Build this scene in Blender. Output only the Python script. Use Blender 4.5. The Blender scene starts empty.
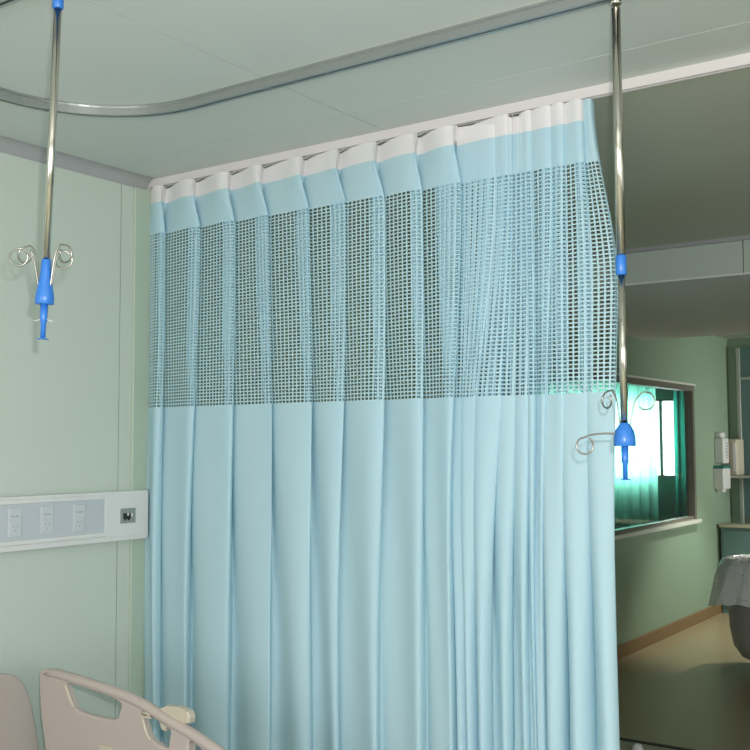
import bpy, bmesh, math, random
from mathutils import Vector, Matrix
random.seed(4)
PI = math.pi
scn = bpy.context.scene
COL = scn.collection
H = 2.719          # ceiling height
YC = 2.894         # plane of the bed curtain
YE = 10.85         # end wall

# ------------------------------------------------------------------ materials
def lin(c):
    c = c / 255.0
    return c / 12.92 if c <= 0.04045 else ((c + 0.055) / 1.055) ** 2.4
def rgb(r, g, b): return (lin(r), lin(g), lin(b), 1.0)

def mat(name, col, rough=0.6, metal=0.0, bump=0.0, bscale=200.0, var=0.0, vscale=3.0, spec=0.5, coat=0.0):
    m = bpy.data.materials.new(name); m.use_nodes = True
    nt = m.node_tree; b = nt.nodes['Principled BSDF']
    b.inputs['Base Color'].default_value = col
    b.inputs['Roughness'].default_value = rough
    b.inputs['Metallic'].default_value = metal
    b.inputs['Specular IOR Level'].default_value = spec
    b.inputs['Coat Weight'].default_value = coat
    tc = nt.nodes.new('ShaderNodeTexCoord')
    if var > 0:
        n = nt.nodes.new('ShaderNodeTexNoise'); n.inputs['Scale'].default_value = vscale
        n.inputs['Detail'].default_value = 4
        nt.links.new(tc.outputs['Object'], n.inputs['Vector'])
        mx = nt.nodes.new('ShaderNodeMix'); mx.data_type = 'RGBA'
        mx.inputs[6].default_value = tuple(c * (1 - var) for c in col[:3]) + (1,)
        mx.inputs[7].default_value = tuple(min(1, c * (1 + var)) for c in col[:3]) + (1,)
        nt.links.new(n.outputs['Fac'], mx.inputs[0]); nt.links.new(mx.outputs[2], b.inputs['Base Color'])
    if bump > 0:
        n = nt.nodes.new('ShaderNodeTexNoise'); n.inputs['Scale'].default_value = bscale
        nt.links.new(tc.outputs['Object'], n.inputs['Vector'])
        bp = nt.nodes.new('ShaderNodeBump'); bp.inputs['Strength'].default_value = bump
        bp.inputs['Distance'].default_value = 0.002
        nt.links.new(n.outputs['Fac'], bp.inputs['Height']); nt.links.new(bp.outputs['Normal'], b.inputs['Normal'])
    return m

def cloth(name, col, trans=0.3, tcol=None, holes=None, weave=0.04):
    """diffuse cloth that lets light through; holes=(pitch_u,pitch_v,wu,wv,nv) punches a regular net in UV metres"""
    m = bpy.data.materials.new(name); m.use_nodes = True
    nt = m.node_tree; N = nt.nodes; Lk = nt.links
    for n in list(N): N.remove(n)
    out = N.new('ShaderNodeOutputMaterial')
    d = N.new('ShaderNodeBsdfDiffuse'); t = N.new('ShaderNodeBsdfTranslucent')
    tcd = N.new('ShaderNodeTexCoord')
    ns = N.new('ShaderNodeTexNoise'); ns.inputs['Scale'].default_value = 260; ns.inputs['Detail'].default_value = 2
    Lk.new(tcd.outputs['Object'], ns.inputs['Vector'])
    mx = N.new('ShaderNodeMix'); mx.data_type = 'RGBA'
    mx.inputs[6].default_value = tuple(c * (1 - weave) for c in col[:3]) + (1,)
    mx.inputs[7].default_value = tuple(min(1, c * (1 + weave)) for c in col[:3]) + (1,)
    Lk.new(ns.outputs['Fac'], mx.inputs[0]); Lk.new(mx.outputs[2], d.inputs['Color'])
    t.inputs['Color'].default_value = tcol or col
    s = N.new('ShaderNodeMixShader'); s.inputs[0].default_value = trans
    Lk.new(d.outputs[0], s.inputs[1]); Lk.new(t.outputs[0], s.inputs[2])
    if holes:
        pu, pv, wu, wv = holes
        uv = N.new('ShaderNodeUVMap'); sep = N.new('ShaderNodeSeparateXYZ'); Lk.new(uv.outputs[0], sep.inputs[0])
        def band(sock, p, w):
            a = N.new('ShaderNodeMath'); a.operation = 'DIVIDE'; Lk.new(sock, a.inputs[0]); a.inputs[1].default_value = p
            f = N.new('ShaderNodeMath'); f.operation = 'FRACT'; Lk.new(a.outputs[0], f.inputs[0])
            c = N.new('ShaderNodeMath'); c.operation = 'COMPARE'; Lk.new(f.outputs[0], c.inputs[0])
            c.inputs[1].default_value = 0.5; c.inputs[2].default_value = w / 2
            return c.outputs[0]
        mu = N.new('ShaderNodeMath'); mu.operation = 'MULTIPLY'
        Lk.new(band(sep.outputs[0], pu, wu), mu.inputs[0]); Lk.new(band(sep.outputs[1], pv, wv), mu.inputs[1])
        tr = N.new('ShaderNodeBsdfTransparent')
        s2 = N.new('ShaderNodeMixShader'); Lk.new(mu.outputs[0], s2.inputs[0])
        Lk.new(s.outputs[0], s2.inputs[1]); Lk.new(tr.outputs[0], s2.inputs[2]); s = s2
    Lk.new(s.outputs[0], out.inputs[0])
    return m

M = {}
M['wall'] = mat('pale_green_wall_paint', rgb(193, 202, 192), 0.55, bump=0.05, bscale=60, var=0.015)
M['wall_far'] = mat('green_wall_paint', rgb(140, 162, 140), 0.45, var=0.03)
M['joint'] = mat('panel_joint', rgb(92, 104, 92), 0.7)
M['ceil'] = mat('ceiling_panel', rgb(198, 203, 199), 0.5, bump=0.03, bscale=90, var=0.01)
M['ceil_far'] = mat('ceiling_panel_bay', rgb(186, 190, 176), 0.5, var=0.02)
M['soffit'] = mat('soffit_board', rgb(184, 192, 184), 0.6, var=0.01)
M['soffit_under'] = mat('soffit_underside', rgb(224, 224, 226), 0.6, var=0.02)
M['cove'] = mat('cove_moulding', rgb(160, 160, 162), 0.5)
M['strip'] = mat('joint_strip', rgb(176, 190, 174), 0.5)
M['floor'] = mat('vinyl_floor', rgb(152, 138, 108), 0.28, var=0.06, vscale=5)
M['floor2'] = mat('vinyl_floor_near', rgb(160, 158, 138), 0.3, var=0.05, vscale=5)
M['base'] = mat('brown_skirting', rgb(132, 106, 74), 0.5, var=0.1, vscale=10)
M['white'] = mat('white_plastic', rgb(216, 215, 214), 0.4)
M['track'] = mat('white_track_paint', rgb(212, 206, 206), 0.4)
M['panel_grey'] = mat('grey_panel', rgb(188, 192, 198), 0.45)
M['socket'] = mat('socket_plate', rgb(196, 200, 203), 0.4)
M['dark'] = mat('dark_plastic', rgb(34, 36, 36), 0.5)
M['grey_frame'] = mat('grey_socket_frame', rgb(140, 148, 146), 0.4)
M['ink'] = mat('printed_marks', rgb(152, 156, 162), 0.6)
M['alu'] = mat('brushed_aluminium', rgb(176, 180, 180), 0.26, metal=0.8, bump=0.05, bscale=40)
M['slot'] = mat('rail_slot_shadow_gap', rgb(70, 74, 74), 0.6, metal=0.3)
M['steel'] = mat('polished_steel', rgb(206, 202, 192), 0.16, metal=1.0)
M['hook'] = mat('dull_steel_wire', rgb(160, 158, 150), 0.3, metal=1.0)
M['blue'] = mat('blue_plastic', rgb(48, 114, 196), 0.32)
M['bed'] = mat('warm_grey_bed_plastic', rgb(176, 163, 156), 0.42, var=0.02)
M['bed_light'] = mat('cream_bed_plastic', rgb(186, 176, 158), 0.35)
M['mattress'] = mat('mattress_cover', rgb(120, 140, 160), 0.7, bump=0.1)
M['frame_steel'] = mat('painted_frame', rgb(190, 190, 186), 0.4)
M['hdr'] = cloth('white_header_tape', rgb(244, 240, 242), 0.25)
M['cloth'] = cloth('aqua_curtain_cloth', rgb(204, 233, 243), 0.30, rgb(158, 215, 238))
M['net'] = cloth('aqua_curtain_net', rgb(204, 233, 243), 0.30, rgb(158, 215, 238), holes=(0.0200, 0.0124, 0.68, 0.66))
M['teal'] = cloth('teal_drape', rgb(40, 140, 124), 0.45, rgb(60, 190, 168))
M['sheer'] = cloth('sheer_teal_drape', rgb(70, 170, 152), 0.8, rgb(150, 234, 214))
M['frame_dark'] = mat('dark_window_frame', rgb(112, 110, 98), 0.4)
M['sill'] = mat('pale_sill', rgb(214, 216, 206), 0.25)
M['adj'] = mat('adjoining_room_paint', rgb(110, 140, 128), 0.6)
M['box'] = mat('beige_casing', rgb(196, 188, 168), 0.5)
M['rack'] = mat('rack_metal', rgb(176, 180, 172), 0.35, metal=0.3)
M['cabinet'] = mat('teal_cabinet', rgb(100, 130, 130), 0.4)
M['bin'] = mat('grey_bin', rgb(150, 150, 144), 0.45, var=0.05)
M['label_band'] = mat('teal_band', rgb(40, 120, 112), 0.5)

def liner_mat():
    m = bpy.data.materials.new('clear_plastic_liner'); m.use_nodes = True
    nt = m.node_tree; b = nt.nodes['Principled BSDF']
    b.inputs['Base Color'].default_value = rgb(250, 250, 250); b.inputs['Roughness'].default_value = 0.12
    b.inputs['Alpha'].default_value = 0.78
    n = nt.nodes.new('ShaderNodeTexNoise'); n.inputs['Scale'].default_value = 30
    bp = nt.nodes.new('ShaderNodeBump'); bp.inputs['Strength'].default_value = 0.6; bp.inputs['Distance'].default_value = 0.02
    nt.links.new(n.outputs['Fac'], bp.inputs['Height']); nt.links.new(bp.outputs['Normal'], b.inputs['Normal'])
    return m
M['liner'] = liner_mat()
def glass_mat():
    m = bpy.data.materials.new('window_glass'); m.use_nodes = True
    nt = m.node_tree
    for n in list(nt.nodes): nt.nodes.remove(n)
    o = nt.nodes.new('ShaderNodeOutputMaterial'); t = nt.nodes.new('ShaderNodeBsdfTransparent'); g = nt.nodes.new('ShaderNodeBsdfGlossy')
    t.inputs[0].default_value = (0.93, 0.97, 0.95, 1); g.inputs['Roughness'].default_value = 0.02
    lw = nt.nodes.new('ShaderNodeLayerWeight'); lw.inputs[0].default_value = 0.5
    pw = nt.nodes.new('ShaderNodeMath'); pw.operation = 'POWER'; nt.links.new(lw.outputs['Facing'], pw.inputs[0]); pw.inputs[1].default_value = 5
    f = nt.nodes.new('ShaderNodeMath'); f.operation = 'MULTIPLY_ADD'; nt.links.new(pw.outputs[0], f.inputs[0]); f.inputs[1].default_value = 0.9; f.inputs[2].default_value = 0.04
    x = nt.nodes.new('ShaderNodeMixShader'); nt.links.new(f.outputs[0], x.inputs[0])
    nt.links.new(t.outputs[0], x.inputs[1]); nt.links.new(g.outputs[0], x.inputs[2]); nt.links.new(x.outputs[0], o.inputs[0])
    return m
M['glass'] = glass_mat()

# ------------------------------------------------------------------ mesh helpers
class MB:
    def __init__(s): s.bm = bmesh.new()
    def box(s, x0, y0, z0, x1, y1, z1, bev=0.0, mi=0):
        b = bmesh.new(); bmesh.ops.create_cube(b, size=1)
        for v in b.verts:
            v.co = Vector(((x0 + x1) / 2 + v.co.x * (x1 - x0), (y0 + y1) / 2 + v.co.y * (y1 - y0), (z0 + z1) / 2 + v.co.z * (z1 - z0)))
        if bev > 0: bmesh.ops.bevel(b, geom=b.edges[:] , offset=bev, segments=3, affect='EDGES', profile=0.5)
        for f in b.faces: f.material_index = mi
        s._join(b); return s
    def _join(s, b):
        me = bpy.data.meshes.new('t'); b.to_mesh(me); b.free(); s.bm.from_mesh(me); bpy.data.meshes.remove(me)
    def tube(s, pts, r, n=12, caps=True, closed=False, mi=0):
        pts = [Vector(p) for p in pts]; k = len(pts)
        rr = r if isinstance(r, (list, tuple)) else [r] * k
        rings = []; prev = None
        for i, p in enumerate(pts):
            if closed: t = (pts[(i + 1) % k] - pts[i - 1]).normalized()
            else: t = (pts[min(i + 1, k - 1)] - pts[max(i - 1, 0)]).normalized()
            if prev is None:
                a = Vector((0, 0, 1)) if abs(t.z) < 0.9 else Vector((1, 0, 0))
                u = t.cross(a).normalized()
            else:
                u = (prev - t * prev.dot(t)).normalized()
            prev = u; w = t.cross(u)
            rings.append([s.bm.verts.new(p + (u * math.cos(2 * PI * j / n) + w * math.sin(2 * PI * j / n)) * rr[i]) for j in range(n)])
        m = k if closed else k - 1
        for i in range(m):
            A, B = rings[i], rings[(i + 1) % k]
            for j in range(n):
                f = s.bm.faces.new((A[j], A[(j + 1) % n], B[(j + 1) % n], B[j])); f.smooth = True; f.material_index = mi
        if caps and not closed:
            s.bm.faces.new(rings[0][::-1]).material_index = mi; s.bm.faces.new(rings[-1]).material_index = mi
        return s
    def lathe(s, prof, c=(0, 0), n=32, caps=True, sx=1, sy=1):
        rings = []
        for r, z in prof:
            rings.append([s.bm.verts.new((c[0] + sx * r * math.cos(2 * PI * j / n), c[1] + sy * r * math.sin(2 * PI * j / n), z)) for j in range(n)])
        for i in range(len(rings) - 1):
            A, B = rings[i], rings[i + 1]
            for j in range(n):
                f = s.bm.faces.new((A[j], A[(j + 1) % n], B[(j + 1) % n], B[j])); f.smooth = True
        if caps:
            s.bm.faces.new(rings[0][::-1]); s.bm.faces.new(rings[-1])
        return s
    def sweep(s, path, prof, closed=False, mi=0):
        """prof: list of (side, z) swept along a flat XY path; side is to the left of travel"""
        k = len(path); rings = []
        for i in range(k):
            if closed: a, b = path[i - 1], path[(i + 1) % k]
            else: a, b = path[max(i - 1, 0)], path[min(i + 1, k - 1)]
            t = Vector((b[0] - a[0], b[1] - a[1])).normalized(); nn = Vector((-t.y, t.x))
            rings.append([s.bm.verts.new((path[i][0] + nn.x * q[0], path[i][1] + nn.y * q[0], q[1])) for q in prof])
        m = k if closed else k - 1; n = len(prof)
        for i in range(m):
            A, B = rings[i], rings[(i + 1) % k]
            for j in range(n):
                s.bm.faces.new((A[j], A[(j + 1) % n], B[(j + 1) % n], B[j])).material_index = mi
        if not closed:
            s.bm.faces.new(rings[0][::-1]); s.bm.faces.new(rings[-1])
        return s
    def build(s, name, mats, parent=None, smooth=None, bevel=0):
        bmesh.ops.recalc_face_normals(s.bm, faces=s.bm.faces[:])
        me = bpy.data.meshes.new(name); s.bm.to_mesh(me); s.bm.free()
        for m in (mats if isinstance(mats, (list, tuple)) else [mats]): me.materials.append(m)
        o = bpy.data.objects.new(name, me); COL.objects.link(o)
        if parent: o.parent = parent; o.matrix_parent_inverse = Matrix.Identity(4)
        if bevel:
            md = o.modifiers.new('b', 'BEVEL'); md.width = bevel; md.segments = 3; md.limit_method = 'ANGLE'
        return o

def tag(o, label, cat, group=None, kind=None):
    o['label'] = label; o['category'] = cat
    if group: o['group'] = group
    if kind: o['kind'] = kind
    return o
def empty(name, loc, label, cat, group=None):
    o = bpy.data.objects.new(name, None); COL.objects.link(o); o.location = loc; o.empty_display_size = 0.1
    return tag(o, label, cat, group)
def struct(o, label):
    o['kind'] = 'structure'; o['label'] = label; o['category'] = 'structure'; return o
def local(mb, root):      # world-built mesh shifted to its root
    bmesh.ops.translate(mb.bm, verts=mb.bm.verts[:], vec=-Vector(root.location)); return mb

# ------------------------------------------------------------------ room shell
T = 0.06
b = MB()
b.box(-0.1, -3.0, -0.1, 5.6, 5.64, 0, mi=1).box(-0.1, 5.68, -0.1, 5.6, YE + 0.1, 0, mi=0)
struct(b.build('floor', [M['floor'], M['floor2']]), 'glossy olive brown vinyl floor')
struct(MB().box(0, 5.64, -0.05, 5.5, 5.68, 0.004).build('trim_1', M['dark']), 'dark threshold strip across the floor beyond the curtain')

# ceiling: boards with 3 mm joints in front of the track, a second bay behind it
b = MB(); g = 0.0022
xs = [-0.1, 1.15, 3.6, 5.6]; ys = [-3.0, 0.25, 2.663, YC + 0.01]
for i in range(3):
    for j in range(3):
        b.box(xs[i] + g, ys[j] + g, H, xs[i + 1] - g, ys[j + 1] - (g if j < 2 else 0), H + 0.02)
b.box(-0.1, -3.0, H + 0.012, 5.6, YC, H + 0.05, mi=1)
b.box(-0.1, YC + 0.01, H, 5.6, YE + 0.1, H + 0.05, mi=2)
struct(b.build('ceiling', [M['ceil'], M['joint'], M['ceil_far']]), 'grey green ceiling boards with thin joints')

# lowered soffit across the room beyond the curtain
b = MB()
b.box(0, 5.479, 2.53, 1.629, 8.48, H, mi=0); b.box(1.634, 5.479, 2.53, 5.5, 8.48, H, mi=0)
b.box(0, 5.482, 2.522, 5.5, 8.475, 2.53, mi=1)
struct(b.build('ceiling_soffit', [M['soffit'], M['soffit_under']]), 'lowered grey soffit spanning the room beyond the curtain')
struct(MB().box(0, 5.455, H - 0.02, 5.5, 5.479, H).build('trim_2', M['cove']), 'thin moulding along the top of the soffit')

# left wall with window opening
wy0, wy1, wz0, wz1 = 6.2, 9.70, 0.946, 2.184
b = MB()
s1, s2 = 2.738, 0.3
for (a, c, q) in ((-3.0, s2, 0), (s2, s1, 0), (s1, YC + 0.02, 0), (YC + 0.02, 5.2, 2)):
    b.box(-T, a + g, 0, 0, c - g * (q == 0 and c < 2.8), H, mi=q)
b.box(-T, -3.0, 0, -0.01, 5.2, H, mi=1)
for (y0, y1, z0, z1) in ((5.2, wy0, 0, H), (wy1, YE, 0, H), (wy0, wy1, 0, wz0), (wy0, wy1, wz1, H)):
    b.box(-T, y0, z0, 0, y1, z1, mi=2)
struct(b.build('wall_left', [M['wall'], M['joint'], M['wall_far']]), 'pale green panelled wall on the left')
struct(MB().box(0, 5.25, 0, 0.02, YE, 0.10, 0.002).build('baseboard_left', M['base']), 'brown skirting along the left wall beyond the curtain')
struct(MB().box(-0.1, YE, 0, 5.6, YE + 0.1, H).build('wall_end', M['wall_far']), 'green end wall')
struct(MB().box(5.5, -3.0, 0, 5.6, YE, H).build('wall_right', M['wall']), 'pale green right wall')
struct(MB().box(-0.1, -3.1, 0, 5.6, -3.0, H).build('wall_back', M['wall']), 'pale green back wall')

# coved moulding where left wall meets ceiling
pr = [(0, H - 0.045)] + [(0.045 - 0.045 * math.cos(a * PI / 12), H - 0.045 + 0.045 * math.sin(a * PI / 12)) for a in range(1, 6)] + [(0.045, H), (0, H)]
b = MB(); b.sweep([(0, 2.87), (0, 0), (0, -3.0)], [(q[0], q[1]) for q in pr])
struct(b.build('trim_3', M['cove']), 'grey coved moulding between left wall and ceiling')
# vertical cover strip in front of the curtain end
b = MB(); b.box(0, 2.80, 0, 0.012, 2.885, H - 0.045, 0.003)
struct(b.build('trim_4', M['strip']), 'vertical green cover strip on the left wall beside the curtain')

# window_1 in the left wall
w = struct(MB().box(-T, wy1 - 0.055, wz0, 0.012, wy1, wz1).box(-T, wy0, wz0, 0.012, wy0 + 0.05, wz1)
           .box(-T, wy0 + 0.05, wz1 - 0.05, 0.012, wy1 - 0.055, wz1).box(-T, wy0 + 0.05, wz0, 0.0, wy1 - 0.055, wz0 + 0.03)
           .build('window_1', M['frame_dark']), 'internal window looking into the next room')
MB().box(-0.01, wy0, wz0 - 0.03, 0.05, wy1 + 0.02, wz0 + 0.002, 0.003).build('window_sill', M['sill'], w)
MB().box(0.0, wy0, wz1, 0.03, wy1 + 0.0, wz1 + 0.018).build('window_head_trim', M['sill'], w)
MB().box(-0.045, wy0 + 0.05, wz0 + 0.03, -0.039, wy1 - 0.055, wz1 - 0.05).build('window_pane', M['glass'], w)

# the next room
ay, ax = 13.5, -4.2
b = MB()
px0, px1, pz0, pz1 = -3.4, -1.455, 1.2, 2.24
b.box(ax, ay, 0, px0, ay + 0.1, 2.9).box(px1, ay, 0, -0.12, ay + 0.1, 2.9).box(px0, ay, 0, px1, ay + 0.1, pz0).box(px0, ay, pz1, px1, ay + 0.1, 2.9)
struct(b.build('wall_next_end', M['adj']), 'end wall of the next room')
struct(MB().box(ax - 0.1, 5.0, 0, ax, ay, 2.9).build('wall_next_left', M['adj']), 'side wall of the next room')
struct(MB().box(ax, 4.9, 0, -T, 5.0, 2.9).build('wall_next_back', M['adj']), 'back wall of the next room')
struct(MB().box(-T, YE, 0, -0.1, ay, 2.9).build('wall_next_right', M['adj']), 'short wall of the next room')
struct(MB().box(ax, 5.0, -0.1, -T, ay, 0).build('floor_next', M['floor']), 'floor of the next room')
struct(MB().box(ax, 5.0, 2.9, -T, ay, 3.0).build('ceiling_next', M['adj']), 'ceiling of the next room')
w2 = struct(MB().box(px1 - 0.03, ay + 0.02, pz0, px1, ay + 0.08, pz1).box(px0, ay + 0.02, pz0, px0 + 0.03, ay + 0.08, pz1)
            .box(px0, ay + 0.02, pz0, px1, ay + 0.08, pz0 + 0.03).box(px0, ay + 0.02, pz1 - 0.03, px1, ay + 0.08, pz1)
            .box(-1.68, ay + 0.02, pz0, -1.64, ay + 0.08, pz1).build('window_2', M['frame_dark']), 'bright outside window in the next room')
MB().box(px0 + 0.03, ay + 0.045, pz0 + 0.03, px1 - 0.03, ay + 0.05, pz1 - 0.03).build('window_pane', M['glass'], w2)

def drape(name, x0, x1, y, z0, z1, amp, pitch, m, label):
    n = max(8, int((x1 - x0) / pitch * 10)); rows = 8; bm = bmesh.new(); grid = []
    for r in range(rows + 1):
        z = z0 + (z1 - z0) * r / rows; row = []
        for i in range(n + 1):
            x = x0 + (x1 - x0) * i / n; ph = 2 * PI * (x - x0) / pitch
            row.append(bm.verts.new((x, y + amp * math.sin(ph) + 0.3 * amp * math.sin(2.3 * ph + z), z)))
        grid.append(row)
    for r in range(rows):
        for i in range(n):
            bm.faces.new((grid[r][i], grid[r][i + 1], grid[r + 1][i + 1], grid[r + 1][i])).smooth = True
    me = bpy.data.meshes.new(name); bm.to_mesh(me); bm.free(); me.materials.append(m)
    o = bpy.data.objects.new(name, me); COL.objects.link(o)
    return tag(o, label, 'curtain')
drape('window_curtain', -3.5, -1.665, 13.34, 0.56, 2.5, 0.03, 0.14, M['sheer'], 'wide sheer teal curtain glowing across the bright window of the next room')
drape('window_curtain', -1.42, -1.18, 13.34, 0.3, 2.55, 0.035, 0.1, M['teal'], 'narrow teal curtain gathered at the right edge of the bright window')
# pole carrying them
tag(MB().tube([(-3.7, 13.34, 2.57), (-1.1, 13.34, 2.57)], 0.014).build('curtain_rod', M['frame_dark']), 'curtain rod above the bright window in the next room', 'curtain rod')

# ------------------------------------------------------------------ bed curtain track
trk = MB(); z0 = H - 0.031
trk.sweep([(0.0, YC), (1.5, YC), (3.2, YC), (5.5, YC)],
          [(-0.014, H), (-0.014, z0), (-0.004, z0), (-0.004, z0 + 0.006), (0.004, z0 + 0.006), (0.004, z0), (0.014, z0), (0.014, H)])
tag(trk.build('curtain_track', M['track']), 'long straight white curtain track fixed to the ceiling', 'curtain track')

# ------------------------------------------------------------------ bed curtain
xh = [-0.02, 0.085, 0.255, 0.437, 0.60, 0.790, 0.950, 1.112, 1.275, 1.425, 1.502, 1.566, 1.600, 1.630, 1.662, 1.682, 1.742, 1.792, 1.848, 1.885]
xl = [0.005, 0.110, 0.262, 0.468, 0.66, 0.842, 0.965, 1.130, 1.300, 1.410, 1.448, 1.490, 1.538, 1.600, 1.662, 1.692, 1.722, 1.785, 1.865, 1.946]
nb = len(xh) - 1
rnd = random.Random(11)
Dh = [0.045] + [0.062 + rnd.uniform(-.012, .012) for _ in range(8)] + [0.07, 0.07] + [0.045 + rnd.uniform(-.01, .01) for _ in range(4)] + [0.085, 0.06, 0.055, 0.07, 0.05]
Dl = [0.02] + [0.040 + rnd.uniform(-.014, .016) for _ in range(8)] + [0.06, 0.055] + [0.06 + rnd.uniform(-.015, .015) for _ in range(4)] + [0.055, 0.07, 0.07, 0.08, 0.03]
Fr = [rnd.uniform(-0.012, 0.012) for _ in range(nb)]
ks = [rnd.uniform(0.0, 1.0) for _ in range(nb)]
NU = 36
def sm(a, b, t):
    t = max(0.0, min(1.0, (t - a) / (b - a))); return t * t * (3 - 2 * t)
def pt(i, u, z):
    """bay i, u in 0..1, height z"""
    w = 1 - sm(1.3, 2.62, z)                      # 0 at the header, 1 low down
    wr = 1 - sm(2.1, 2.68, z)                     # right edge flares early
    def X(j): 
        ww = w + (wr - w) * max(0, (j - (nb - 3)) / 3.0)
        return xh[j] + (xl[j] - xh[j]) * ww
    a, c = X(i), X(i + 1)
    m_ = sm(0.9, 2.25, z)                          # knife pleat overlap: strong in the net, looser below
    if i >= 9:
        kk = (6.5 + 2.0 * ks[i]) if i < nb - 4 else (4.6, 4.2, 4.2, 3.4)[i - nb + 4]; kl = 1.15 + 0.9 * ks[i]; d = 0.011 * (1 - w) + 0.016 * w; Dm = 0.75
    else:
        kk = 2.6 + 0.7 * ks[i]; kl = 1.1 + 0.5 * ks[i]; d = 0.016 * (1 - w) + 0.022 * w; Dm = 0.2
    k = kl + (kk - kl) * m_
    hw = sm(2.46, 2.66, z)
    if i < 9: k = k * (1 - hw) + 1.25 * hw
    x = a + (c - a) * (u - k * math.sin(2 * PI * u) / (2 * PI))
    D0 = Dh[i] * (1 - w) + Dl[i] * w; D1 = Dh[i + 1] * (1 - w) + Dl[i + 1] * w
    D = D0 if u < 0.5 else D1
    p = 2.0 * (1 - w) + 1.1 * w
    y = Dm * D * (0.5 + 0.5 * math.cos(2 * PI * u)) ** p + d * math.sin(2 * PI * u)
    y += Fr[i] * (0.4 + w) * math.sin(PI * u) ** 2
    if i < 9:
        ub = min(u, 1 - u); pin = math.exp(-(ub / 0.13) ** 2) * hw
        y -= 0.034 * pin; x += 0.022 * pin * sm(2.56, 2.69, z)
    # small secondary ripple growing towards the hem
    s = i + u
    y += (0.004 + 0.005 * w) * math.sin(2 * PI * (1.7 * s) + 2.1 * z + i) * math.sin(PI * u)
    x += 0.004 * w * math.sin(3.1 * z + 1.3 * s)
    if i == nb - 1: y += 0.02 * (1 - w) * u
    return Vector((x, YC - 0.012 + y - 0.02 * w - 0.004, z))
cols = [(i, j / NU) for i in range(nb) for j in range(NU)] + [(nb - 1, 1.0)]
cols = [c for c in cols if not (c[0] == 0 and c[1] < 0.20)]          # starts close to the wall
S = [0.0]
for a, c in zip(cols[:-1], cols[1:]): S.append(S[-1] + (pt(*c, 2.15) - pt(*a, 2.15)).length)
ztop0 = H - 0.034
def ztop(c):
    i, u = c
    amp = 0.010 if i < 9 else (0.007 if not 10 <= i < 15 else 0.016)
    return ztop0 - amp * (0.5 + 0.5 * math.cos(2 * PI * (u - 0.15))) - (0.012 if 10 < i < 14 else 0) - (0.030 * (1 - sm(0.1, 0.55, abs(u - 0.9))) if i == 9 else 0)
Z_W, Z_M, Z_L, Z_B = 2.618, 2.492, 1.796, 0.28
def sheet(name, m, c0, c1, top, bot, rows, parent):
    bm = bmesh.new(); uvl = bm.loops.layers.uv.new('UVMap'); G = []; 
    for r in range(rows + 1):
        row = []
        for k in range(c0, c1 + 1):
            zt = top(cols[k]) if callable(top) else top
            z = bot + (zt - bot) * r / rows
            v = bm.verts.new(pt(*cols[k], z) - Vector(parent.location)); row.append((v, S[k], z))
        G.append(row)
    for r in range(rows):
        for k in range(len(G[0]) - 1):
            q = (G[r][k], G[r][k + 1], G[r + 1][k + 1], G[r + 1][k])
            f = bm.faces.new([e[0] for e in q]); f.smooth = True
            for lp, e in zip(f.loops, q): lp[uvl].uv = (e[1], e[2])
    me = bpy.data.meshes.new(name); bm.to_mesh(me); bm.free(); me.materials.append(m)
    o = bpy.data.objects.new(name, me); COL.objects.link(o); o.parent = parent
    return o
cur = empty('privacy_curtain', (0.95, YC, Z_B), 'pale aqua bed curtain with white header and open net upper band on the ceiling track', 'curtain')
last = max(k for k, c in enumerate(cols) if c[0] < nb - 1) + 12
n_ = len(cols) - 1
o = sheet('header_tape', M['hdr'], 0, last, ztop, Z_W, 8, cur); o['label'] = 'white pleated header tape'
# plain band: full height on the turned-over right end
bm_cols = last
def upper_top(c):
    return Z_W
o = sheet('plain_band', M['cloth'], 0, last, Z_W, Z_M, 6, cur); o['label'] = 'plain aqua band under the header'
o = sheet('turned_edge', M['cloth'], last, n_, ztop, Z_M, 10, cur); o['label'] = 'turned back aqua edge at the right end of the header'
o = sheet('net_panel', M['net'], 0, n_, Z_M, Z_L, 24, cur); o['label'] = 'open net band'
o = sheet('cloth_panel', M['cloth'], 0, n_, Z_L, Z_B, 40, cur); o['label'] = 'plain aqua lower cloth'
for i in range(1, nb):
    c = (i, 0.0); p = pt(i, 0.0, ztop0 - 0.03)
    mb = MB(); x = p.x
    mb.tube([(x, YC, z0 - 0.0005), (x, YC, z0 - 0.004), (x + 0.003, (YC + p.y) / 2, z0 - 0.012), (x, p.y - 0.003, z0 - 0.02), (x, p.y - 0.003, z0 - 0.045)], 0.0016, 6)
    mb.tube([(x, YC, z0 - 0.0005), (x, YC, z0 - 0.003)], 0.0035, 8)
    local(mb, cur).build('curtain_hook', M['white'], cur)

# ------------------------------------------------------------------ oval ceiling rail for the drip poles
R_, cxl, cxr, cy = 0.405, 0.845, 2.75, 1.865
path = []
for a in range(0, 41): t = -PI / 2 - PI * a / 40; path.append((cxl + R_ * math.cos(t), cy + R_ * math.sin(t)))
for q in range(1, 12): path.append((cxl + (cxr - cxl) * q / 12, cy + R_))
for a in range(0, 41): t = PI / 2 - PI * a / 40; path.append((cxr + R_ * math.cos(t), cy + R_ * math.sin(t)))
for q in range(1, 12): path.append((cxr + (cxl - cxr) * q / 12, cy - R_))
rail = empty('ceiling_rail', (1.8, cy, H), 'brushed aluminium oval rail curving across the ceiling above the bed', 'rail')
zb = H - 0.030
mb = MB(); mb.sweep(path, [(-0.014, H), (-0.014, zb), (-0.005, zb), (-0.005, zb + 0.012), (0.005, zb + 0.012), (0.005, zb), (0.014, zb), (0.014, H)], closed=True)
local(mb, rail).build('rail_body', M['alu'], rail)
mb = MB(); mb.sweep(path, [(-0.021, H), (-0.021, H - 0.005), (0.021, H - 0.005), (0.021, H)], closed=True)
local(mb, rail).build('mounting_flange', M['alu'], rail)
mb = MB(); mb.sweep(path, [(-0.005, zb + 0.013), (-0.005, zb + 0.010), (0.005, zb + 0.010), (0.005, zb + 0.013)], closed=True)
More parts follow.
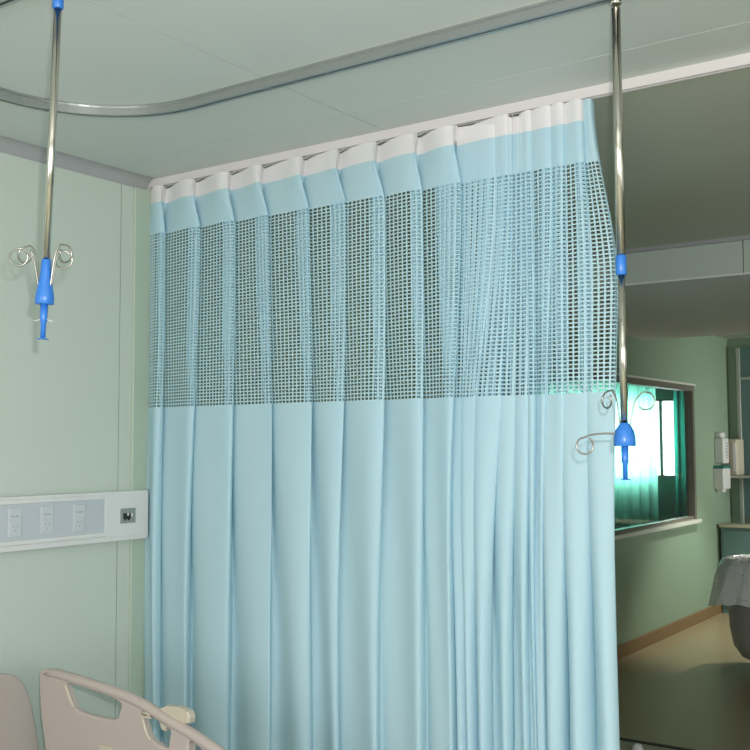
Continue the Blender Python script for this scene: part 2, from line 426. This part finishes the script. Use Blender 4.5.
local(mb, rail).build('rail_slot', M['slot'], rail)

# ------------------------------------------------------------------ drip poles
YAW = math.radians(34.757)
RX = Vector((math.cos(YAW), math.sin(YAW), 0)); FW = Vector((-math.sin(YAW), math.cos(YAW), 0))
def hook_pts(az, z_start, reach, zc, r, r_start, turn=300, side=0.012, drop=False):
    """pigtail: leaves the hub, climbs out and curls round a ring of radius r centred at (reach, zc)"""
    d = RX * math.cos(az) + FW * math.sin(az); s = Vector((-d.y, d.x, 0))
    P = []
    P.append(d * r_start + Vector((0, 0, z_start)))
    top = (reach, zc + r)
    if drop:
        P.append(d * (r_start + 0.03) + Vector((0, 0, z_start + 0.001)))
        P.append(d * (reach - r * 0.9) + Vector((0, 0, zc + r * 1.35)))
    else:
        a = (r_start + (reach - r_start) * 0.12, z_start + (top[1] - z_start) * 0.35)
        c = (r_start + (reach - r_start) * 0.30, z_start + (top[1] - z_start) * 0.75)
        e = (reach - r * 0.55, zc + r * 0.98)
        for q in (a, c, e): P.append(d * q[0] + Vector((0, 0, q[1])))
    n = 26
    for k in range(n + 1):
        t = math.radians(90 - turn * k / n)
        P.append(d * (reach + r * math.cos(t)) + Vector((0, 0, zc + r * math.sin(t))) + s * side * k / n)
    # smooth the first stretch
    Q = []
    for k in range(len(P) - 1):
        p0 = P[max(k - 1, 0)]; p1 = P[k]; p2 = P[k + 1]; p3 = P[min(k + 2, len(P) - 1)]
        m = 5 if k < 5 else 1
        for j in range(m):
            t = j / m
            Q.append(0.5 * ((2 * p1) + (-p0 + p2) * t + (2 * p0 - 5 * p1 + 4 * p2 - p3) * t * t + (-p0 + 3 * p1 - 3 * p2 + p3) * t ** 3))
    Q.append(P[-1]); return Q

def iv_pole(loc, zcol, zhub_top, zhub_bot, neck, hooks, zend, zwing, label, tilt):
    """all heights in world z; the root sits in the rail and the pole hangs from it"""
    top = H - 0.016
    r = empty('drip_pole', (loc[0], loc[1], top), label, 'drip pole', 'drip poles hanging from the oval ceiling rail')
    L = lambda z: z - top
    mb = MB(); mb.box(-0.004, -0.0035, -0.012, 0.004, 0.0035, 0.004); mb.lathe([(0.012, -0.0195), (0.014, -0.021), (0.014, -0.026), (0.010, -0.030)], n=20)
    mb.build('rail_carrier', M['steel'], r)
    MB().lathe([(0.0105, L(zcol[1]) - 0.004), (0.0105, -0.038)], n=24).build('upper_tube', M['steel'], r)
    MB().lathe([(0.0108, L(zcol[0])), (0.0125, L(zcol[0]) + 0.002), (0.0125, L(zcol[1]) - 0.002), (0.011, L(zcol[1]))], n=24).build('height_collar', M['blue'], r)
    MB().lathe([(0.0085, L(zhub_top) - 0.005), (0.0085, L(zcol[0]) + 0.004)], n=24).build('lower_tube', M['steel'], r)
    hb, ht = L(zhub_bot), L(zhub_top)
    if neck:
        zn = L(neck)
        prof = [(0.0, hb), (0.019, hb), (0.0205, hb + 0.002), (0.0205, hb + 0.018), (0.018, hb + 0.032), (0.0125, zn), (0.0115, zn + 0.015), (0.0105, ht - 0.002), (0.009, ht)]
    else:
        prof = [(0.0, hb), (0.0235, hb), (0.025, hb + 0.002), (0.0245, hb + 0.020), (0.021, hb + 0.036), (0.014, ht - 0.006), (0.0095, ht)]
    MB().lathe(prof, n=32, caps=False).build('hanger_hub', M['blue'], r)
    ze, zw = L(zend), L(zwing)
    st = MB().lathe([(0.0085, hb + 0.001), (0.0080, zw), (0.0062, zw - 0.003), (0.0055, ze + 0.002)], n=20).build('adjuster_stem', M['blue'], r)
    wp = [RX * (-0.022) + Vector((0, 0, zw + 0.001)), RX * (-0.016) + Vector((0, 0, zw)), RX * (-0.009) + Vector((0, 0, zw + 0.004)),
          Vector((0, 0, zw + 0.006)), RX * 0.009 + Vector((0, 0, zw + 0.004)), RX * 0.016 + Vector((0, 0, zw)), RX * 0.022 + Vector((0, 0, zw + 0.001))]
    MB().tube(wp, 0.0014, 6).build('wing_grip', M['frame_steel'], r)
    MB().lathe([(0.0, ze - 0.0005), (0.0135, ze - 0.0005), (0.0135, ze + 0.001), (0.006, ze + 0.0025)], n=24, caps=False).build('end_disc', M['blue'], r)
    for h in hooks:
        MB().tube(hook_pts(math.radians(h['az']), L(h['zs']), h['reach'], L(h['zc']), h['r'], h.get('rs', 0.014), h.get('turn', 300), drop=h.get('drop', False)), 0.0021, 8).build('drip_hook', M['hook'], r)
    r.rotation_euler = (0, tilt, 0)
    return r

iv_pole((1.237, 1.46), (2.626, 2.66), 2.062, 1.962, 2.022,
        [dict(az=168, zs=2.0, reach=0.048, zc=2.072, r=0.019), dict(az=197, zs=2.0, reach=0.058, zc=2.062, r=0.019),
         dict(az=14, zs=2.0, reach=0.036, zc=2.064, r=0.019), dict(az=-22, zs=2.0, reach=0.046, zc=2.074, r=0.019)],
        1.885, 1.925, 'steel drip pole hanging in front of the pale green wall, blue hanger with paired curls', 0.045)
iv_pole((2.221, 2.27), (2.036, 2.082), 1.697, 1.644, None,
        [dict(az=190, zs=1.672, reach=0.098, zc=1.645, r=0.0185, rs=0.02, drop=True, turn=330),
         dict(az=118, zs=1.688, reach=0.05, zc=1.752, r=0.020), dict(az=68, zs=1.688, reach=0.052, zc=1.752, r=0.020),
         dict(az=8, zs=1.688, reach=0.056, zc=1.747, r=0.0195, turn=230)],
        1.568, 1.607, 'steel drip pole hanging at the right edge of the aqua curtain, blue collar halfway down', 0.0)

# ------------------------------------------------------------------ bed head unit on the left wall
hu = empty('bed_head_unit', (0, 1.4, 1.29), 'white horizontal wall service unit with grey socket strip behind the bed', 'service unit')
yb = 2.856
mb = MB()
mb.box(0, -0.4, 1.289, 0.045, yb, 1.478, 0.006)
local(mb, hu).build('housing', M['white'], hu)
mb = MB(); mb.box(0.040, -0.4, 1.452, 0.052, 2.63, 1.468, 0.003); mb.box(0.040, -0.4, 1.312, 0.056, 2.63, 1.328, 0.004); 
local(mb, hu).build('ledge', M['white'], hu)
mb = MB(); mb.box(0.040, -0.4, 1.328, 0.0475, 2.632, 1.452); local(mb, hu).build('socket_strip', M['panel_grey'], hu)
mb = MB(); mb.box(0.040, 2.634, 1.306, 0.0485, yb - 0.006, 1.466, 0.002); mb.box(0.0485, 2.64, 1.384, 0.0488, yb - 0.01, 1.3853); local(mb, hu).build('end_cover', M['white'], hu)
for y in (2.24, 2.372, 2.513, 2.10, 1.96):
    mb = MB(); mb.box(0.0475, y - 0.026, 1.342, 0.0515, y + 0.026, 1.438, 0.0015)
    mb.box(0.0512, y - 0.02, 1.35, 0.0530, y + 0.02, 1.392, 0.001)
    so = local(mb, hu).build('socket_outlet', M['socket'], hu)
    mb = MB()
    for k, (a, c) in enumerate(((-0.014, -0.007), (-0.004, 0.000), (0.004, 0.013))): mb.box(0.0513, y + a, 1.408, 0.0519, y + c, 1.413)
    local(mb, hu)
    q = mb.build('printed_marks', M['ink'], so)
    mb = MB()
    for (dy, dz) in ((-0.008, 1.376), (0.008, 1.376), (0, 1.362)): mb.box(0.0528, y + dy - 0.002, dz - 0.003, 0.0533, y + dy + 0.002, dz + 0.003)
    local(mb, hu).build('socket_hole', M['ink'], so)
jf = MB()
y = 2.745
jf.box(0.0485, y - 0.036, 1.356, 0.053, y - 0.028, 1.412).box(0.0485, y + 0.028, 1.356, 0.053, y + 0.036, 1.412)
jf.box(0.0485, y - 0.028, 1.404, 0.053, y + 0.028, 1.412).box(0.0485, y - 0.028, 1.356, 0.053, y + 0.028, 1.366).box(0.0485, y - 0.028, 1.366, 0.0505, y + 0.028, 1.404)
jf = local(jf, hu).build('data_socket', M['grey_frame'], hu)
mb = MB(); mb.box(0.0503, y - 0.024, 1.372, 0.0512, y + 0.014, 1.394); mb.box(0.0503, y - 0.018, 1.366, 0.0512, y - 0.010, 1.374)
mb.box(0.0503, y - 0.002, 1.366, 0.0512, y + 0.008, 1.374)
local(mb, hu).build('socket_opening', M['dark'], jf)
mb = MB(); mb.box(0.0511, y - 0.004, 1.384, 0.0516, y + 0.004, 1.394); mb.box(0.0503, y + 0.016, 1.380, 0.0516, y + 0.023, 1.392)
local(mb, hu).build('contact_pins', M['white'], jf)

# ------------------------------------------------------------------ hospital bed
bed = empty('hospital_bed', (1.2, 1.8, 0), 'warm grey hospital bed with moulded headboard and raised side rail', 'bed')
def plate(poly, holes, axis, c0, c1, bev):
    """extrude a 2D outline (with holes) between c0 and c1 along axis ('x' or 'y')"""
    cu = bpy.data.curves.new('t', 'CURVE'); cu.dimensions = '2D'; cu.fill_mode = 'BOTH'
    for P in [poly] + holes:
        sp = cu.splines.new('POLY'); sp.points.add(len(P) - 1); sp.use_cyclic_u = True
        for q, p in zip(sp.points, P): q.co = (p[0], p[1], 0, 1)
    cu.extrude = abs(c1 - c0) / 2 - bev; cu.bevel_depth = bev; cu.bevel_resolution = 2; cu.offset = -bev
    ob = bpy.data.objects.new('t', cu); COL.objects.link(ob)
    dg = bpy.context.evaluated_depsgraph_get(); me = bpy.data.meshes.new_from_object(ob.evaluated_get(dg))
    bpy.data.objects.remove(ob); bpy.data.curves.remove(cu)
    m = (c0 + c1) / 2
    mb = MB(); mb.bm.from_mesh(me); bpy.data.meshes.remove(me)
    for v in mb.bm.verts:
        a, b_, c = v.co
        v.co = Vector((a, m - c, b_)) if axis == 'y' else Vector((m + c, a, b_))
    for f in mb.bm.faces: f.smooth = False
    return mb
def spl(P, m=5, cyc=True):
    out = []; n = len(P)
    for k in range(n):
        p0, p1, p2, p3 = [Vector(P[(k + d) % n]) for d in (-1, 0, 1, 2)]
        for j in range(m):
            t = j / m
            q = 0.5 * ((2 * p1) + (-p0 + p2) * t + (2 * p0 - 5 * p1 + 4 * p2 - p3) * t * t + (-p0 + 3 * p1 - 3 * p2 + p3) * t ** 3)
            out.append((q.x, q.y))
    return out
# headboard (plane x const), symmetric about y = 1.80
half = [(0.0, 0.955), (0.12, 0.948), (0.24, 0.932), (0.33, 0.914), (0.368, 0.903), (0.398, 0.881), (0.420, 0.843), (0.442, 0.774), (0.459, 0.705), (0.470, 0.636), (0.474, 0.56), (0.470, 0.50)]
outl = [(1.80 + a, z) for a, z in half] + [(1.80 - a, z) for a, z in reversed(half[1:])]
hbd = local(plate(outl, [], 'x', 0.135, 0.165, 0.008), bed).build('headboard', M['bed'], bed)
# side rail (plane y = 2.2): body plate with two openings
body = [(0.259, 0.915), (0.270, 0.928), (0.295, 0.934), (0.36, 0.934), (0.47, 0.926), (0.586, 0.915), (0.675, 0.903), (0.749, 0.888), (0.804, 0.870), (0.866, 0.851), (0.927, 0.836), (0.998, 0.814), (1.063, 0.792), (1.14, 0.762),
        (1.19, 0.72), (1.20, 0.66), (1.17, 0.58), (1.10, 0.53), (0.95, 0.505), (0.50, 0.50), (0.37, 0.53), (0.325, 0.60), (0.296, 0.68), (0.272, 0.78), (0.262, 0.86)]
h1 = spl([(0.402, 0.902), (0.52, 0.894), (0.638, 0.878), (0.642, 0.848), (0.622, 0.822), (0.54, 0.819), (0.463, 0.823), (0.432, 0.838), (0.41, 0.872)], 4)
h2 = spl([(0.748, 0.866), (0.80, 0.846), (0.856, 0.826), (0.853, 0.796), (0.846, 0.772), (0.80, 0.781), (0.772, 0.794), (0.754, 0.826)], 4)
h3 = spl([(0.934, 0.806), (0.99, 0.788), (1.06, 0.762), (1.10, 0.73), (1.06, 0.715), (0.99, 0.733), (0.94, 0.752)], 4)
rp = local(plate(body, [h1, h2, h3], 'y', 2.188, 2.212, 0.006), bed).build('side_rail', M['bed'], bed)
mb = MB(); hp = [(0.275, 0.916), (0.33, 0.923), (0.47, 0.913), (0.586, 0.903), (0.675, 0.892), (0.749, 0.877), (0.804, 0.860), (0.866, 0.842), (0.927, 0.827), (0.998, 0.805), (1.063, 0.783), (1.14, 0.752)]
mb.tube([(a, 2.2, z) for a, z in hp], [0.012] + [0.0165] * 10 + [0.012], 14)
local(mb, bed).build('hand_rail', M['bed'], bed)
# raised lips around the openings
for hh, nm in ((h1, 'opening_lip'), (h2, 'opening_lip')):
    left = [q for q in hh if q[0] < min(p[0] for p in hh) + 0.045 and q[1] < max(p[1] for p in hh) - 0.004]
    left.sort(key=lambda q: -q[1])
    mb = MB(); mb.tube([(a - 0.003, 2.188, z) for a, z in left], 0.005, 8); local(mb, bed).build(nm, M['bed_light'], rp)
mb = MB(); mb.box(0.560, 2.180, 0.722, 0.615, 2.19, 0.742, 0.004); local(mb, bed).build('release_catch', M['bed_light'], rp)
clip = [(0.796, 0.868), (0.808, 0.880), (0.830, 0.890), (0.880, 0.893), (0.918, 0.884), (0.926, 0.868), (0.923, 0.852), (0.90, 0.846), (0.85, 0.852), (0.834, 0.836), (0.826, 0.815), (0.811, 0.817), (0.800, 0.84)]
local(plate(clip, [], 'y', 2.198, 2.226, 0.005), bed).build('rail_clip', M['bed_light'], bed)
bar = [(0.858, 0.84), (0.928, 0.818), (0.930, 0.70), (0.90, 0.60), (0.862, 0.60), (0.848, 0.72)]
local(plate(bar, [], 'y', 2.196, 2.226, 0.006), bed).build('rail_post', M['bed_light'], bed)
mb = MB(); mb.box(0.22, 1.40, 0.42, 2.20, 2.16, 0.56, 0.04); local(mb, bed).build('mattress', M['mattress'], bed)
mb = MB(); mb.box(0.18, 1.40, 0.34, 2.22, 1.44, 0.40, 0.005).box(0.18, 2.12, 0.34, 2.22, 2.16, 0.40, 0.005)
for x in (0.18, 0.8, 1.5, 2.18): mb.box(x, 1.42, 0.35, x + 0.04, 2.14, 0.39)
mb.box(0.20, 1.42, 0.40, 2.20, 2.14, 0.42); mb.box(0.150, 1.5, 0.35, 0.19, 1.54, 0.56).box(0.150, 2.04, 0.35, 0.19, 2.08, 0.56)
mb.box(0.5, 2.15, 0.36, 0.54, 2.20, 0.56).box(0.95, 2.15, 0.36, 0.99, 2.20, 0.56)
local(mb, bed).build('bed_frame', M['frame_steel'], bed)
for (x, y) in ((0.35, 1.5), (0.35, 2.08), (2.05, 1.5), (2.05, 2.08)):
    mb = MB(); mb.box(x - 0.02, y - 0.02, 0.11, x + 0.02, y + 0.02, 0.35, 0.003); lg = local(mb, bed).build('leg', M['frame_steel'], bed)
    mb = MB(); mb.tube([(x, y - 0.015, 0.06), (x, y + 0.015, 0.06)], 0.06, 20); local(mb, bed).build('castor', M['dark'], lg)

# ------------------------------------------------------------------ far zone
d1 = empty('wall_dispenser', (0, 10.41, 1.45), 'white wall dispenser beside the internal window, upper of two, dark lettering down its front', 'dispenser')
mb = MB(); mb.box(0, 10.32, 1.45, 0.09, 10.50, 1.70, 0.012); mb.box(0, 10.34, 1.70, 0.07, 10.48, 1.76, 0.02); local(mb, d1).build('casing', M['white'], d1)
mb = MB()
for k in range(6): mb.box(0.0895, 10.40, 1.50 + k * 0.028, 0.0915, 10.46, 1.515 + k * 0.028)
mb_o = local(mb, d1).build('lettering', M['ink'], d1)
d2 = empty('wall_dispenser', (0, 10.38, 1.17), 'white wall dispenser beside the internal window, lower of two, teal top edge', 'dispenser')
mb = MB(); mb.box(0, 10.27, 1.20, 0.10, 10.50, 1.405, 0.012); mb.box(0.01, 10.33, 1.17, 0.07, 10.44, 1.205, 0.004); local(mb, d2).build('casing', M['white'], d2)
mb = MB(); mb.box(0, 10.268, 1.405, 0.102, 10.502, 1.43, 0.003); local(mb, d2).build('teal_edge', M['label_band'], d2)

rk = empty('partition_frame', (0.7, 10.82, 0), 'tall pale metal frame with teal infill panel against the end wall', 'frame')
mb = MB(); mb.box(0.10, 10.79, 0, 0.135, 10.825, 2.62, 0.003); local(mb, rk).build('upright', M['rack'], rk)
mb = MB(); mb.box(1.30, 10.79, 0, 1.335, 10.825, 2.62, 0.003); local(mb, rk).build('upright', M['rack'], rk)
sh = empty('wall_shelf', (0.6, 10.64, 1.305), 'thin pale metal shelf carrying the beige equipment box', 'shelf')
mb = MB(); mb.box(0.01, 10.50, 1.305, 1.335, 10.788, 1.33, 0.003); local(mb, sh).build('shelf_board', M['rack'], sh)
for x in (0.3, 1.1):
    mb = MB(); mb.box(x, 10.60, 1.27, x + 0.012, 10.788, 1.305); local(mb, sh).build('bracket', M['rack'], sh)
mb = MB(); mb.box(0.135, 10.795, 2.29, 1.30, 10.82, 2.32, 0.003); local(mb, rk).build('cross_bar', M['rack'], rk)
mb = MB(); mb.box(0.137, 10.822, 0.9, 1.30, 10.84, 2.62); local(mb, rk).build('back_panel', M['cabinet'], rk)
bx = empty('equipment_box', (0.1, 10.65, 1.331), 'beige equipment box standing on the thin metal shelf', 'box')
mb = MB(); mb.box(0.0, 10.53, 1.331, 0.16, 10.78, 1.69, 0.015); local(mb, bx).build('casing', M['box'], bx)
mb = MB(); mb.box(0.12, 10.522, 1.37, 0.15, 10.531, 1.66, 0.003); local(mb, bx).build('front_strip', M['white'], bx)
cb = empty('base_cabinet', (0.5, 10.6, 0), 'low teal cabinet with pale worktop against the end wall', 'cabinet')
mb = MB(); mb.box(0.03, 10.36, 0.0, 1.3, 10.54, 0.83, 0.004); local(mb, cb).build('body', M['cabinet'], cb)
mb = MB(); mb.box(0.02, 10.33, 0.83, 1.31, 10.555, 0.86, 0.004); local(mb, cb).build('worktop', M['box'], cb)
for x in (0.05, 0.68):
    mb = MB(); mb.box(x, 10.348, 0.06, x + 0.59, 10.362, 0.80, 0.003); dr = local(mb, cb).build('door', M['cabinet'], cb)
    mb = MB(); mb.tube([(x + 0.5, 10.335, 0.6), (x + 0.5, 10.335, 0.72)], 0.006, 8); local(mb, cb).build('handle', M['rack'], dr)

# round grey bin with clear liner
bc = (1.11, 8.0)
bn = empty('waste_bin', (bc[0], bc[1], 0), 'large rounded grey bin with clear plastic liner folded over its rim', 'bin')
mb = MB(); mb.lathe([(0.0, 0.05), (0.16, 0.055), (0.24, 0.09), (0.295, 0.17), (0.32, 0.30), (0.325, 0.50), (0.325, 0.76), (0.335, 0.775), (0.325, 0.785), (0.31, 0.775), (0.31, 0.5), (0.0, 0.1)], bc, 48, caps=False)
local(mb, bn).build('body', M['bin'], bn)
bm = bmesh.new(); G = []; rr = random.Random(5)
prof = [(0.300, 0.60), (0.306, 0.76), (0.318, 0.800), (0.345, 0.797), (0.362, 0.75), (0.372, 0.66), (0.378, 0.56), (0.384, 0.47)]
n = 96
for k, (r_, z_) in enumerate(prof):
    row = []
    for j in range(n):
        a = 2 * PI * j / n
        lobe = 0.075 * max(0, math.cos(a - PI * 1.08)) * max(0, k - 3) / 4
        f = 0.012 * (k / 7) * math.sin(11 * a + k * .3) + 0.006 * math.sin(29 * a + k)
        dz = 0.03 * math.sin(3 * a + 1) * (k >= 6) + rr.uniform(-.006, .006)
        row.append(bm.verts.new((r_ * math.cos(a) + (f + lobe) * math.cos(a), (r_ + f + lobe) * math.sin(a), z_ + dz)))
    G.append(row)
for k in range(len(prof) - 1):
    for j in range(n): bm.faces.new((G[k][j], G[k][(j + 1) % n], G[k + 1][(j + 1) % n], G[k + 1][j])).smooth = True
me = bpy.data.meshes.new('liner'); bm.to_mesh(me); bm.free(); me.materials.append(M['liner'])
o = bpy.data.objects.new('liner', me); COL.objects.link(o); o.parent = bn; o['label'] = 'clear plastic liner'
for k in range(4):
    a = PI / 4 + k * PI / 2; x, y = bc[0] + 0.17 * math.cos(a), bc[1] + 0.17 * math.sin(a)
    mb = MB(); mb.tube([(x, y - 0.012, 0.028), (x, y + 0.012, 0.028)], 0.028, 16); mb.box(x - 0.008, y - 0.008, 0.04, x + 0.008, y + 0.008, 0.066)
    local(mb, bn).build('castor', M['dark'], bn)

# white domed door stop on the floor
ds = empty('door_stop', (1.0, 5.50, 0), 'small white domed door stop on the floor right of the curtain', 'door stop')
MB().lathe([(0.030, 0.0), (0.030, 0.012), (0.026, 0.026), (0.016, 0.036), (0.004, 0.040)], n=24).build('dome', M['white'], ds)
MB().lathe([(0.034, 0.0), (0.034, 0.005), (0.0305, 0.007)], n=24).build('base_ring', M['frame_steel'], ds)

# ------------------------------------------------------------------ lights
def area(name, loc, rot, sx, sy, e, col=(1, 1, 1)):
    l = bpy.data.lights.new(name, 'AREA'); l.shape = 'RECTANGLE'; l.size = sx; l.size_y = sy; l.energy = e; l.color = col
    o = bpy.data.objects.new(name, l); COL.objects.link(o); o.location = loc; o.rotation_euler = rot; return o
# added fill lights for assumed window light; back and right walls are solid
area('fill_back', (2.6, -2.95, 1.5), (PI / 2, 0, 0), 3.6, 1.6, 54, (1.0, 0.98, 0.99))
area('fill_right', (5.45, 0.4, 1.5), (PI / 2, 0, PI / 2), 2.6, 1.5, 16, (1.0, 1.0, 0.98))
# added fill light at the right wall, narrow beam to brighten the far wall
area('fill_far', (5.45, 10.1, 1.6), (PI / 2, 0, PI / 2), 1.0, 1.2, 9, (0.97, 1.0, 0.93))
area('fill_middle', (5.45, 4.3, 1.6), (PI / 2, 0, PI / 2), 1.6, 1.2, 4, (1.0, 1.0, 0.96))  # added fill for the soffit face and ceiling beyond the track
dl = empty('added_ceiling_spot', (1.05, 9.3, H), 'added round ceiling fitting out of view behind the soffit, for the light on the far floor', 'added lamp')  # added lamp hidden behind the soffit, lights the far floor and wall
MB().lathe([(0.075, -0.001), (0.09, -0.004), (0.095, -0.001), (0.095, 0.0)], n=32, caps=False).build('trim_ring', M['white'], dl)
MB().lathe([(0.0, -0.0012), (0.074, -0.0012), (0.074, -0.0002)], n=32, caps=False).build('diffuser', M['sill'], dl)
sp = bpy.data.lights.new('added_spot', 'SPOT'); sp.energy = 150; sp.spot_size = math.radians(78); sp.spot_blend = 0.5; sp.shadow_soft_size = 0.07; sp.color = (1.0, 1.0, 0.9)
so_ = bpy.data.objects.new('added_spot', sp); COL.objects.link(so_); so_.location = (1.05, 9.3, H - 0.02)
_l = bpy.data.lights['fill_far']; _l.spread = math.radians(50)
# sky behind the outside window of the next room
area('daylight_next', ((px0 + px1) / 2, ay + 0.14, 1.75), (PI / 2, 0, PI), 3.2, 1.6, 150, (1.0, 1.0, 1.0)).rotation_euler = (-PI / 2, 0, 0)
# camera flash
fl = bpy.data.lights.new('flash', 'POINT'); fl.energy = 88; fl.shadow_soft_size = 0.012; fl.color = (1.0, 0.985, 0.99)
fo = bpy.data.objects.new('flash', fl); COL.objects.link(fo)
fo.location = Vector((3.106, 0, 1.65)) + RX * 0.042 + Vector((0, 0, 0.08))

wd = bpy.data.worlds.new('w'); scn.world = wd; wd.use_nodes = True
wd.node_tree.nodes['Background'].inputs[0].default_value = (0.8, 0.9, 1.0, 1); wd.node_tree.nodes['Background'].inputs[1].default_value = 3.0
wd.cycles.sampling_method = 'NONE'

# ------------------------------------------------------------------ camera
cd = bpy.data.cameras.new('camera'); cam = bpy.data.objects.new('camera', cd); COL.objects.link(cam)
cd.sensor_width = 36; cd.lens = 36 * 1040.0 / 750; cd.clip_start = 0.05; cd.clip_end = 60
y, p, r = math.radians(34.757), math.radians(3.833), math.radians(-0.258)
f = Vector((-math.sin(y) * math.cos(p), math.cos(y) * math.cos(p), math.sin(p)))
Rv = Vector((math.cos(y), math.sin(y), 0)); Uv = Rv.cross(f)
R2 = Rv * math.cos(r) + Uv * math.sin(r); U2 = -Rv * math.sin(r) + Uv * math.cos(r)
mw = Matrix((R2, U2, -f)).transposed().to_4x4(); mw.translation = Vector((3.106, 0, 1.65))
cam.matrix_world = mw
scn.camera = cam
scn.view_settings.view_transform = 'Standard'; scn.view_settings.look = 'None'
scn.view_settings.exposure = 0.72; scn.view_settings.gamma = 1.0; scn.view_settings.use_curve_mapping = False
scn.cycles.transparent_max_bounces = 24; scn.cycles.max_bounces = 10; scn.cycles.diffuse_bounces = 6
